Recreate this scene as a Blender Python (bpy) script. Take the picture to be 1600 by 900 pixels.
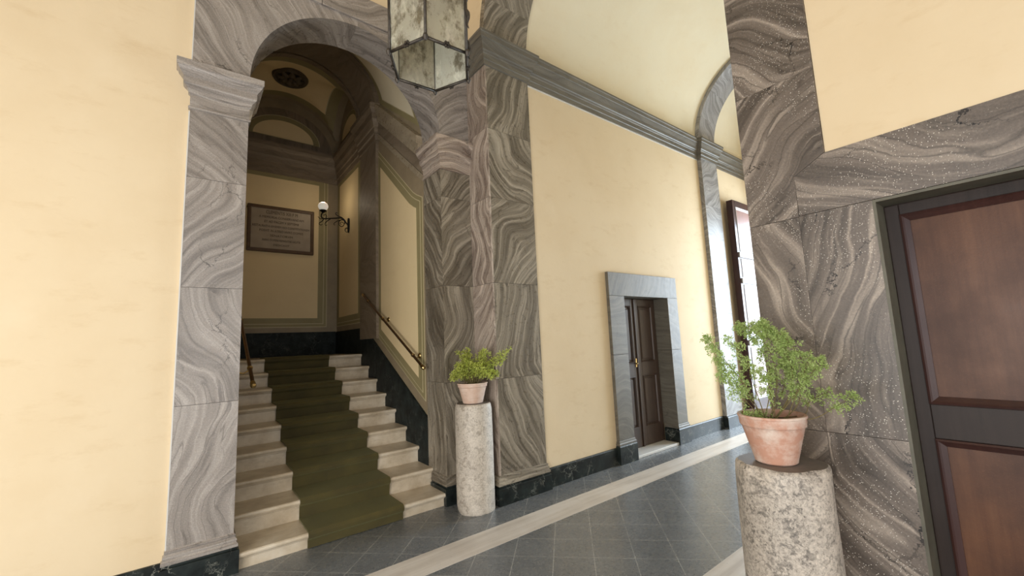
import bpy, bmesh, math, random
from mathutils import Vector, Matrix
PI = math.pi
random.seed(7)
for o in list(bpy.data.objects): bpy.data.objects.remove(o)
scn = bpy.context.scene
COL = scn.collection

# ---------------------------------------------------------------- camera
YAW, PITCH, ROLL, FPX, CAMH = 0.664259153, 0.122730419, -0.0432391497, 654.84, 1.60
ca, sa, cb, sb, cc, sc = math.cos(YAW), math.sin(YAW), math.cos(PITCH), math.sin(PITCH), math.cos(ROLL), math.sin(ROLL)
fwd = Vector((sa*cb, ca*cb, sb)); rt = Vector((ca, -sa, 0)); up = rt.cross(fwd)
rr = cc*rt + sc*up; uu = -sc*rt + cc*up
cd = bpy.data.cameras.new('camera'); cam = bpy.data.objects.new('camera', cd); COL.objects.link(cam)
M = Matrix.Identity(4)
for i in range(3):
    M[i][0] = rr[i]; M[i][1] = uu[i]; M[i][2] = -fwd[i]; M[i][3] = (0, 0, CAMH)[i]
cam.matrix_world = M
cd.sensor_fit = 'HORIZONTAL'; cd.sensor_width = 36; cd.lens = 36*FPX/1600; cd.clip_start = 0.02
scn.camera = cam

# ---------------------------------------------------------------- world, lights, exposure
scn.view_settings.view_transform = 'Standard'; scn.view_settings.look = 'None'
scn.view_settings.gamma = 1; scn.view_settings.use_curve_mapping = False
scn.view_settings.exposure = -0.06
w = bpy.data.worlds.new('sky'); scn.world = w; w.use_nodes = True
bgn = w.node_tree.nodes['Background']; bgn.inputs[0].default_value = (0.80, 0.90, 1.0, 1); bgn.inputs[1].default_value = 1.3

def area(name, loc, target, sx, sy, power, col, spread=PI):
    l = bpy.data.lights.new(name, 'AREA'); l.shape = 'RECTANGLE'; l.size = sx; l.size_y = sy
    l.energy = power; l.color = col; l.spread = spread
    o = bpy.data.objects.new(name, l); COL.objects.link(o); o.location = loc
    o.rotation_euler = (Vector(target)-Vector(loc)).to_track_quat('-Z', 'Y').to_euler()
    return o
# daylight through the courtyard arcade behind the camera, and through the street portal at the end of the passage
area('courtyard_daylight', (-0.2, -3.6, 1.3), (1.0, 3.9, 2.2), 4.0, 2.4, 66, (1.0, 0.96, 0.92))
area('portal_daylight', (9.9, 2.3, 2.0), (4.5, 2.5, 0.2), 2.1, 3.8, 500, (0.72, 0.86, 1.0))
area('side_arcade_daylight', (-3.25, -0.3, 1.3), (2.2, 3.6, 2.2), 3.4, 2.4, 235, (1.0, 0.97, 0.92))

# ---------------------------------------------------------------- node helpers
class NT:
    def __init__(s, name):
        s.m = bpy.data.materials.new(name); s.m.use_nodes = True; s.t = s.m.node_tree
        s.b = s.t.nodes['Principled BSDF']
    def n(s, typ, ins=None, **pr):
        x = s.t.nodes.new(typ)
        for k, v in pr.items(): setattr(x, k, v)
        if ins:
            for k, v in ins.items(): s.put(x.inputs[k], v)
        return x
    def put(s, sock, v):
        if isinstance(v, bpy.types.NodeSocket): s.t.links.new(v, sock)
        elif isinstance(v, bpy.types.Node): s.t.links.new(v.outputs[0], sock)
        else:
            if isinstance(v, (tuple, list)) and len(v) == 3 and sock.type == 'RGBA': v = (*v, 1)
            sock.default_value = v
    def math(s, op, a, b=0.0, clamp=False):
        x = s.n('ShaderNodeMath', {0: a, 1: b}, operation=op); x.use_clamp = clamp; return x.outputs[0]
    def vmath(s, op, a, b):
        return s.n('ShaderNodeVectorMath', {0: a, 1: b}, operation=op).outputs[0]
    def noise(s, vec, scale, detail=2, rough=0.5, out=0):
        return s.n('ShaderNodeTexNoise', {'Vector': vec, 'Scale': scale, 'Detail': detail, 'Roughness': rough}).outputs[out]
    def ramp(s, fac, stops, interp='LINEAR'):
        x = s.n('ShaderNodeValToRGB', {0: fac}); cr = x.color_ramp; cr.interpolation = interp
        while len(cr.elements) < len(stops): cr.elements.new(0.5)
        for e, (p, c) in zip(cr.elements, stops):
            e.position = p; e.color = (*c, 1) if len(c) == 3 else c
        return x.outputs[0]
    def mix(s, f, a, b, mode='MIX'):
        x = s.n('ShaderNodeMix', data_type='RGBA', blend_type=mode)
        s.put(x.inputs[0], f); s.put(x.inputs[6], a); s.put(x.inputs[7], b); return x.outputs[2]
    def coord(s, k='Object'): return s.n('ShaderNodeTexCoord').outputs[k]
    def mapr(s, v, sc=(1, 1, 1), rot=(0, 0, 0), loc=(0, 0, 0)):
        return s.n('ShaderNodeMapping', {'Vector': v, 'Scale': sc, 'Rotation': rot, 'Location': loc}).outputs[0]
    def mask(s, v, lo, hi):
        return s.n('ShaderNodeMapRange', {'Value': v, 'From Min': lo, 'From Max': hi}).outputs[0]
    def bump(s, h, strength=0.2, dist=0.01):
        x = s.n('ShaderNodeBump', {'Height': h, 'Strength': strength, 'Distance': dist}); s.put(s.b.inputs['Normal'], x.outputs[0])
    def fin(s, col, rough=0.5, metal=0.0, spec=None):
        s.put(s.b.inputs['Base Color'], col); s.put(s.b.inputs['Roughness'], rough); s.put(s.b.inputs['Metallic'], metal)
        if spec is not None: s.b.inputs['Specular IOR Level'].default_value = spec
        return s.m

def plaster(name, c, dark, var=0.6, rough=0.8, stain=0.5):
    k = NT(name); v = k.coord()
    a = k.noise(v, 1.3, 5, 0.62); b = k.noise(k.mapr(v, (1, 1, 2.6)), 3.5, 6, 0.65)
    f = k.math('MULTIPLY', k.mask(a, 0.42, 0.72), var)
    col = k.mix(f, c, dark)
    col = k.mix(k.math('MULTIPLY', k.mask(b, 0.56, 0.75), stain), col, (dark[0]*0.92, dark[1]*0.88, dark[2]*0.82))
    light = k.mask(k.noise(v, 2.2, 5, 0.6), 0.60, 0.75)
    col = k.mix(k.math('MULTIPLY', light, 0.25), col, (min(1, c[0]*1.08), min(1, c[1]*1.12), min(1, c[2]*1.2)))
    k.bump(k.noise(v, 26, 5, 0.6), 0.10, 0.01)
    return k.fin(col, rough, spec=0.3)

def marble(name, cols, scale=1.0, speck=0.0, crack=0.5, rough=0.32, contrast=1.0, nb=7.0):
    # contour-banded grey marble; UVs are in metres and turned slab by slab
    k = NT(name); v = k.coord('UV')
    warp = k.noise(v, 1.15*scale, 1.2, 0.4, out=1)
    v2 = k.vmath('ADD', v, k.vmath('MULTIPLY', k.vmath('SUBTRACT', warp, (0.5, 0.5, 0.5)), (0.68, 0.45, 0.0)))
    w2 = k.noise(v, 5*scale, 3, 0.55, out=1)
    v2 = k.vmath('ADD', v2, k.vmath('MULTIPLY', k.vmath('SUBTRACT', w2, (0.5, 0.5, 0.5)), (0.045, 0.045, 0)))
    d, m, l, x = cols
    n = k.noise(k.mapr(v2, (nb*scale, 0.42*scale, 1)), 1.0, 2.5, 0.55)
    col = k.ramp(n, [(0.24, l), (0.34, m), (0.40, d), (0.455, m), (0.50, x), (0.545, l), (0.575, x), (0.62, m), (0.67, d), (0.74, x)])
    fine = k.noise(k.mapr(v2, (nb*5.5*scale, 1.6*scale, 1)), 1.0, 5, 0.65)
    col = k.mix(0.36, col, k.ramp(fine, [(0.33, d), (0.46, m), (0.55, x), (0.66, l)]))
    nt = k.noise(k.mapr(v2, (nb*1.7*scale, 0.8*scale, 1), loc=(7, 3, 0)), 1.0, 2, 0.5)
    tl = k.math('SUBTRACT', 1.0, k.mask(k.math('ABSOLUTE', k.math('SUBTRACT', nt, 0.5)), 0.0, 0.016))
    col = k.mix(k.math('MULTIPLY', tl, 0.7), col, d)
    big = k.noise(v, 1.1*scale, 3, 0.5)
    col = k.mix(k.math('MULTIPLY', k.mask(big, 0.45, 0.7), 0.30), col, m)
    if contrast < 1: col = k.mix(1-contrast, col, m)
    g = k.noise(v, 110, 4, 0.7)
    col = k.mix(0.30, col, k.ramp(g, [(0.3, (0.05, 0.045, 0.04)), (0.5, (0.25, 0.23, 0.21)), (0.72, (0.75, 0.72, 0.68))]), 'OVERLAY')
    if crack:
        vc = k.vmath('ADD', v, k.vmath('MULTIPLY', k.vmath('SUBTRACT', k.noise(v, 7, 5, 0.7, out=1), (0.5, 0.5, 0.5)), (0.22, 0.22, 0)))
        e = k.n('ShaderNodeTexVoronoi', {'Vector': k.mapr(vc, (1.5, 0.7, 1)), 'Scale': 2.2}, feature='DISTANCE_TO_EDGE').outputs[0]
        cm = k.math('MULTIPLY', k.math('LESS_THAN', e, 0.007), k.mask(k.noise(v, 2.5, 3), 0.50, 0.60))
        col = k.mix(k.math('MULTIPLY', cm, crack), col, (0.02, 0.016, 0.014))
    if speck:
        vo = k.n('ShaderNodeTexVoronoi', {'Vector': k.mapr(v, (1.0, 1.7, 1)), 'Scale': 95.0, 'Randomness': 1.0})
        sm = k.math('MULTIPLY', k.math('LESS_THAN', vo.outputs[0], 0.20), k.math('GREATER_THAN', k.n('ShaderNodeSeparateColor', {0: vo.outputs[1]}).outputs[0], 0.45))
        sm = k.math('MULTIPLY', sm, k.mask(k.noise(v, 2.6, 3), 0.40, 0.55))
        col = k.mix(k.math('MULTIPLY', sm, speck), col, (0.80, 0.74, 0.66))
        k.bump(sm, 0.25, 0.003)
    r = k.mask(k.noise(v, 20, 3), 0.2, 0.9)
    rr_ = k.math('ADD', k.math('MULTIPLY', r, 0.2), rough-0.1)
    return k.fin(col, rr_)

MAT = {}
MAT['cream'] = plaster('cream_plaster', (0.75, 0.61, 0.41), (0.69, 0.54, 0.34))
MAT['vault'] = plaster('vault_plaster', (0.78, 0.69, 0.50), (0.72, 0.58, 0.37), 0.4, 0.85, 0.2)
MAT['jamb'] = marble('grey_pink_marble', [(0.13, 0.112, 0.10), (0.31, 0.277, 0.25), (0.54, 0.495, 0.455), (0.365, 0.325, 0.295)], 1.0, 0.25, 0.6, contrast=.85)
MAT['shaft'] = marble('pink_veined_marble', [(0.13, 0.09, 0.072), (0.36, 0.29, 0.24), (0.70, 0.61, 0.52), (0.44, 0.365, 0.305)], 1.2, 0.15, 0.4)
MAT['pier'] = marble('swirled_grey_marble', [(0.070, 0.055, 0.038), (0.20, 0.170, 0.128), (0.50, 0.44, 0.35), (0.275, 0.237, 0.182)], 1.0, 0.12, 0.5, nb=8.0)
MAT['wallc'] = marble('speckled_grey_marble', [(0.055, 0.045, 0.038), (0.155, 0.128, 0.108), (0.50, 0.425, 0.355), (0.20, 0.165, 0.14)], 1.0, 0.95, 1.0, nb=6.0)
MAT['frame'] = marble('greenish_grey_marble', [(0.085, 0.075, 0.06), (0.165, 0.15, 0.12), (0.27, 0.25, 0.205), (0.185, 0.17, 0.14)], 1.0, 0.0, 0.3, 0.5, 0.65)
MAT['farm'] = marble('pale_grey_marble', [(0.14, 0.135, 0.13), (0.28, 0.27, 0.26), (0.50, 0.49, 0.48), (0.34, 0.33, 0.32)], 1.3, 0.0, 0.3, 0.45)
MAT['warm'] = marble('warm_brown_marble', [(0.13, 0.095, 0.06), (0.24, 0.185, 0.128), (0.36, 0.29, 0.21), (0.28, 0.22, 0.155)], 1.0, 0.0, 0.0, .6, contrast=.6, nb=4.0)
MAT['beige'] = marble('beige_stone_molding', [(0.24, 0.19, 0.13), (0.38, 0.31, 0.215), (0.50, 0.42, 0.31), (0.42, 0.35, 0.25)], 1.0, 0.0, 0.0, contrast=.6, nb=4.0)

def black_marble(veins=0.6, rough=.34, spec=.3):
    k = NT('black_veined_marble'); v = k.coord()
    vc = k.vmath('ADD', v, k.vmath('MULTIPLY', k.vmath('SUBTRACT', k.noise(v, 5, 5, 0.7, out=1), (0.5, 0.5, 0.5)), (0.35, 0.35, 0.35)))
    e = k.n('ShaderNodeTexVoronoi', {'Vector': vc, 'Scale': 6.5}, feature='DISTANCE_TO_EDGE').outputs[0]
    vm = k.math('MULTIPLY', k.math('SUBTRACT', 1.0, k.mask(e, 0.0, 0.035)), k.mask(k.noise(v, 5, 4), 0.46, 0.64))
    c = k.mix(k.mask(k.noise(v, 8, 5, .65), 0.35, 0.7), (0.006, 0.008, 0.008), (0.024, 0.032, 0.030))
    return k.fin(k.mix(k.math('MULTIPLY', vm, veins), c, (0.42, 0.42, 0.36)), rough, spec=spec)
MAT['black'] = black_marble(); MAT['blackdull'] = black_marble(.15, .55, .15)

def floor_mat():
    k = NT('slate_floor_tiles'); v = k.coord()
    s = k.n('ShaderNodeSeparateXYZ', {0: v}); X, Y = s.outputs[0], s.outputs[1]
    dif = k.math('SUBTRACT', X, Y); sm = k.math('ADD', X, Y)
    def line(a, off, per, wd):
        q = k.math('FRACT', k.math('DIVIDE', k.math('ADD', a, off), per))
        q = k.math('ABSOLUTE', k.math('SUBTRACT', q, 0.5))
        return k.math('GREATER_THAN', q, 0.5-wd/per/2)
    j = k.math('MAXIMUM', line(dif, 20*0.415-0.575, 0.415, 0.005), line(sm, 20*0.395-5.08, 0.395, 0.005))
    j = k.math('MULTIPLY', j, k.mask(k.noise(v, 4, 3), 0.22, 0.5))
    # tone per tile
    cx = k.math('FLOOR', k.math('DIVIDE', k.math('ADD', dif, 20*0.415-0.575), 0.415)); cy = k.math('FLOOR', k.math('DIVIDE', k.math('ADD', sm, 20*0.395-5.08), 0.395))
    cell = k.n('ShaderNodeTexWhiteNoise', {0: k.n('ShaderNodeCombineXYZ', {0: cx, 1: cy}).outputs[0]}, noise_dimensions='3D').outputs[0]
    base = k.mix(k.mask(k.noise(v, 3.0, 5, .6), 0.3, 0.7), (0.125, 0.132, 0.138), (0.175, 0.184, 0.190))
    base = k.mix(k.math('MULTIPLY', cell, 0.30), base, (0.17, 0.178, 0.188))
    vo = k.n('ShaderNodeTexVoronoi', {'Vector': k.mapr(v, (1, 1.5, 1), (0, 0, .6)), 'Scale': 80.0})
    sp = k.math('MULTIPLY', k.math('LESS_THAN', vo.outputs[0], 0.30), k.math('GREATER_THAN', k.n('ShaderNodeSeparateColor', {0: vo.outputs[1]}).outputs[0], 0.66))
    base = k.mix(k.math('MULTIPLY', sp, 0.45), base, (0.60, 0.60, 0.57))
    base = k.mix(0.25, base, k.ramp(k.noise(v, 90, 4, .7), [(0.3, (0.15, 0.15, 0.15)), (0.7, (0.8, 0.8, 0.8))]), 'OVERLAY')
    col = k.mix(k.math('MULTIPLY', j, 0.85), base, (0.55, 0.54, 0.50))
    k.bump(k.noise(v, 40, 4, .6), 0.03, 0.004)
    return k.fin(col, k.math('ADD', 0.22, k.math('MULTIPLY', k.noise(v, 30, 4), 0.12)), spec=0.6)
MAT['floor'] = floor_mat()

def streak_stone(name, a, b, c, sc, rough=0.4, axis=0):
    k = NT(name); v = k.coord()
    s = [14.0*sc, 14.0*sc, 14.0*sc]; s[axis] = 0.9*sc
    n = k.noise(k.mapr(v, tuple(s)), 1.0, 6, 0.6)
    col = k.ramp(n, [(0.3, a), (0.5, b), (0.7, c)])
    pit = k.math('GREATER_THAN', k.noise(k.mapr(v, (22, 60, 30)), 1.0, 3, .6), 0.69)
    col = k.mix(k.math('MULTIPLY', pit, 0.55), col, (a[0]*0.45, a[1]*0.42, a[2]*0.38))
    col = k.mix(0.3, col, k.ramp(k.noise(v, 2.5, 4, .6), [(0.35, a), (0.65, c)]))
    return k.fin(col, rough)
MAT['trav'] = streak_stone('travertine_strip', (0.46, 0.40, 0.34), (0.64, 0.58, 0.51), (0.76, 0.71, 0.65), 1.0)
def step_mat():
    k = NT('worn_white_marble'); v = k.coord()
    n = k.noise(v, 4, 6, 0.65); f = k.noise(k.mapr(v, (5, 14, 14)), 1.4, 6, .7)
    col = k.ramp(n, [(0.3, (0.42, 0.335, 0.23)), (0.5, (0.58, 0.49, 0.365)), (0.7, (0.70, 0.62, 0.50))])
    col = k.mix(k.math('MULTIPLY', k.mask(f, 0.55, 0.72), 0.45), col, (0.34, 0.27, 0.19))
    k.bump(f, 0.06, 0.01)
    return k.fin(col, k.math('ADD', 0.24, k.math('MULTIPLY', n, 0.25)))
MAT['step'] = step_mat()
def carpet_mat():
    k = NT('olive_carpet'); v = k.coord()
    n = k.noise(v, 400, 3, .6); b = k.noise(v, 4, 4, .6)
    col = k.mix(k.mask(b, .3, .7), (0.046, 0.035, 0.008), (0.078, 0.062, 0.013))
    k.bump(n, 0.6, 0.004)
    k.b.inputs['Sheen Weight'].default_value = 0.25; k.b.inputs['Sheen Tint'].default_value = (0.7, 0.7, 0.35, 1)
    return k.fin(col, 0.75)
MAT['carpet'] = carpet_mat()
def simple(name, c, rough=0.5, metal=0.0, var=0.25, sc=8.0, bump=0.0):
    k = NT(name); v = k.coord(); n = k.noise(v, sc, 5, .62)
    col = k.mix(k.mask(n, .3, .75), c, tuple(x*(1-var) for x in c))
    if bump: k.bump(k.noise(v, sc*8, 4, .6), bump, 0.005)
    return k.fin(col, rough, metal)
MAT['olive'] = simple('olive_painted_plaster', (0.33, 0.275, 0.135), 0.6, 0, .2, 3)
MAT['drab'] = simple('drab_brown_painted_plaster', (0.34, 0.265, 0.165), 0.55, 0, .3, 4)
MAT['ivory'] = simple('ivory_painted_line', (0.62, 0.53, 0.33), 0.5, 0, .15, 5)
MAT['field'] = plaster('yellow_panel_plaster', (0.82, 0.65, 0.38), (0.74, 0.57, 0.32), .5, .65, .25)
MAT['brass'] = simple('aged_brass', (0.52, 0.37, 0.16), 0.28, 1.0, .4, 20)
MAT['brassdark'] = simple('dark_bronze_bar', (0.16, 0.09, 0.045), 0.3, 0.8, .4, 20)
MAT['iron'] = simple('black_wrought_iron', (0.012, 0.011, 0.011), 0.45, 0.6, .3, 30)
MAT['lead'] = simple('weathered_lantern_metal', (0.11, 0.095, 0.08), 0.5, 0.8, .6, 40, .3)
MAT['plaque'] = simple('grey_inscribed_marble', (0.40, 0.32, 0.23), 0.5, 0, .25, 5)
MAT['plframe'] = simple('brown_wood_molding', (0.12, 0.062, 0.022), 0.5, 0, .4, 14)
MAT['ink'] = simple('engraved_dark_letters', (0.10, 0.062, 0.03), 0.8, 0, .2, 20)
MAT['soil'] = simple('dry_potting_soil', (0.07, 0.045, 0.028), 0.95, 0, .5, 30, .8)
MAT['stem'] = simple('brown_green_plant_stem', (0.17, 0.13, 0.045), 0.7, 0, .3, 20)
MAT['rosette'] = simple('dark_carved_stone', (0.12, 0.088, 0.052), 0.6, 0, .5, 9)
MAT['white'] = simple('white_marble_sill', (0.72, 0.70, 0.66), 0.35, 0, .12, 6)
MAT['greenmetal'] = simple('dark_grey_green_stone_reveal', (0.135, 0.125, 0.09), 0.5, 0, .4, 8)
def wood(name, a, b, c, rough=0.33, sc=1.0, spec=.4):
    k = NT(name); v = k.coord()
    g = k.noise(k.mapr(v, (26*sc, 26*sc, 1.6*sc)), 1.0, 6, .65); big = k.noise(v, 2.2, 5, .6); sp = k.noise(v, 120, 3, .7)
    col = k.mix(k.mask(g, .3, .7), a, b); col = k.mix(k.mask(big, .42, .68), col, c)
    col = k.mix(k.math('MULTIPLY', k.mask(sp, .55, .75), .12), col, tuple(min(1, x*1.8) for x in b))
    k.bump(sp, 0.12, 0.002)
    return k.fin(col, k.math('ADD', rough, k.math('MULTIPLY', k.mask(big, .3, .7), .15)), spec=spec)
MAT['wood'] = wood('dark_walnut_door', (0.016, 0.011, 0.009), (0.036, 0.024, 0.020), (0.036, 0.027, 0.025), .36, 1, .2)
MAT['panelwood'] = wood('worn_brown_door_panel', (0.075, 0.030, 0.016), (0.130, 0.058, 0.030), (0.055, 0.026, 0.018), 0.30, .7, .22)
MAT['molding'] = wood('reddish_dark_door_molding', (0.035, 0.014, 0.012), (0.06, 0.025, 0.02), (0.04, 0.02, 0.018), 0.25)
MAT['smallwood'] = wood('greyed_brown_door', (0.045, 0.028, 0.021), (0.085, 0.055, 0.042), (0.06, 0.04, 0.032), 0.36)
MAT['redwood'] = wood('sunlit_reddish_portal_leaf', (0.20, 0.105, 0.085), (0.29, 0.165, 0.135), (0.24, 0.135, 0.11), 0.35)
MAT['palewood'] = wood('pale_weathered_rail', (0.30, 0.27, 0.25), (0.40, 0.37, 0.35), (0.35, 0.32, 0.30), 0.4)
def terracotta(name, c, w):
    k = NT(name); v = k.coord(); n = k.noise(v, 9, 6, .65); f = k.noise(k.mapr(v, (1, 1, 3)), 12, 5, .7)
    col = k.mix(k.mask(n, .42, .66), c, w); col = k.mix(k.math('MULTIPLY', k.mask(f, .55, .7), .4), col, (c[0]*.6, c[1]*.55, c[2]*.5))
    k.bump(k.noise(v, 60, 4), .15, .004)
    return k.fin(col, .8)
MAT['terra'] = terracotta('aged_terracotta', (0.50, 0.27, 0.19), (0.66, 0.54, 0.46))
MAT['terrapale'] = terracotta('pale_terracotta', (0.62, 0.43, 0.33), (0.70, 0.56, 0.47))
def granite2(name, a, b, c, sc=1.0, rough=.5):
    k = NT(name); v = k.coord()
    w_ = k.vmath('ADD', v, k.vmath('MULTIPLY', k.vmath('SUBTRACT', k.noise(v, 3, 5, .65, out=1), (0.5, 0.5, 0.5)), (0.45, 0.45, 0.45)))
    n = k.noise(k.mapr(w_, (1, 1, .45), (.4, .5, 0)), 3.2*sc, 3, .6); f = k.noise(w_, 17*sc, 7, .75); h = k.noise(v, 75, 4, .7)
    col = k.ramp(n, [(0.40, a), (0.48, b), (0.57, c)])
    col = k.mix(.62, col, k.ramp(f, [(0.42, a), (0.47, b), (0.50, c), (0.56, c), (0.62, b)]))
    col = k.mix(.35, col, k.ramp(h, [(0.35, a), (0.6, c)]))
    k.bump(f, .25, .006)
    return k.fin(col, rough)
def granite(name, a, b, c, sc=1.0, rough=.55):
    k = NT(name); v = k.coord()
    w_ = k.vmath('ADD', v, k.vmath('MULTIPLY', k.vmath('SUBTRACT', k.noise(v, 4, 4, .6, out=1), (0.5, 0.5, 0.5)), (0.2, 0.2, 0.2)))
    n = k.noise(k.mapr(w_, (1, 1, .55), (.5, .3, 0)), 7*sc, 6, .7); f = k.noise(v, 42*sc, 5, .7)
    col = k.ramp(n, [(0.34, a), (0.48, b), (0.62, c)])
    col = k.mix(.75, col, k.ramp(f, [(0.36, tuple(x*.55 for x in a)), (0.5, b), (0.62, c)]))
    k.bump(f, .25, .006)
    return k.fin(col, rough)
MAT['col1'] = granite2('mottled_beige_marble_column', (0.26, 0.215, 0.17), (0.44, 0.385, 0.315), (0.68, 0.61, 0.52), 1.0)
MAT['col2'] = granite2('mottled_grey_marble_column', (0.085, 0.075, 0.065), (0.25, 0.22, 0.19), (0.66, 0.58, 0.49), 1.2)
MAT['coltop'] = simple('grey_worn_column_top', (0.20, 0.175, 0.155), .55, 0, .35, 10, .2)
def leaf(name, a, b):
    k = NT(name); r = k.n('ShaderNodeObjectInfo'); v = k.coord(); n = k.noise(v, 25, 3)
    col = k.mix(k.mask(n, .3, .7), a, b)
    k.b.inputs['Subsurface Weight'].default_value = 0.0
    k.fin(col, .55)
    tr = k.n('ShaderNodeBsdfTranslucent', {0: col}); ms = k.n('ShaderNodeMixShader', {0: .35}); k.put(ms.inputs[1], k.b.outputs[0]); k.put(ms.inputs[2], tr.outputs[0])
    k.put(k.t.nodes['Material Output'].inputs[0], ms.outputs[0]); return k.m
MAT['leaf1'] = leaf('bright_rue_leaf', (0.46, 0.54, 0.075), (0.70, 0.74, 0.20))
MAT['leaf2'] = leaf('soft_green_fern_leaf', (0.34, 0.46, 0.13), (0.55, 0.66, 0.27))
def glass_mat():
    k = NT('old_wavy_lantern_glass'); v = k.coord()
    n = k.noise(k.mapr(v, (1, 1, .45)), 7, 6, .7); m_ = k.math('MULTIPLY', k.mask(n, .50, .68), .55)
    gl = k.n('ShaderNodeBsdfGlass', {'Color': (0.90, 0.90, 0.82, 1), 'Roughness': 0.10, 'IOR': 1.06})
    df = k.n('ShaderNodeBsdfPrincipled', {'Base Color': (0.70, 0.66, 0.54, 1), 'Roughness': 0.35})
    bn = k.n('ShaderNodeBump', {'Height': k.noise(k.mapr(v, (1, 1, .3)), 11, 3), 'Strength': .5, 'Distance': .02}); k.put(gl.inputs['Normal'], bn.outputs[0])
    soot = k.mask(k.noise(k.mapr(v, (1, 1, .6)), 9, 6, .75), .50, .62); k.put(df.inputs['Base Color'], k.mix(soot, (0.78, 0.75, 0.66), (0.26, 0.23, 0.18)))
    tl = k.n('ShaderNodeBsdfTranslucent', {0: k.mix(soot, (0.86, 0.84, 0.75), (0.35, 0.32, 0.25))}); gs = k.n('ShaderNodeBsdfGlossy', {0: (0.8, 0.8, 0.75, 1), 1: .22}); k.put(gs.inputs['Normal'], bn.outputs[0])
    dm = k.n('ShaderNodeMixShader', {0: .55}); k.put(dm.inputs[1], df.outputs[0]); k.put(dm.inputs[2], tl.outputs[0])
    m1 = k.n('ShaderNodeMixShader', {0: k.math('ADD', .50, m_)}); k.put(m1.inputs[1], gl.outputs[0]); k.put(m1.inputs[2], dm.outputs[0])
    m2 = k.n('ShaderNodeMixShader', {0: .12}); k.put(m2.inputs[1], m1.outputs[0]); k.put(m2.inputs[2], gs.outputs[0])
    k.put(k.t.nodes['Material Output'].inputs[0], m2.outputs[0]); return k.m
MAT['glass'] = glass_mat()
def globe_mat():
    k = NT('milk_glass_globe'); k.b.inputs['Emission Color'].default_value = (1, .93, .78, 1); k.b.inputs['Emission Strength'].default_value = .35
    k.b.inputs['Subsurface Weight'].default_value = .3
    return k.fin((.86, .83, .74), .2)
MAT['globe'] = globe_mat()

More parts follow.
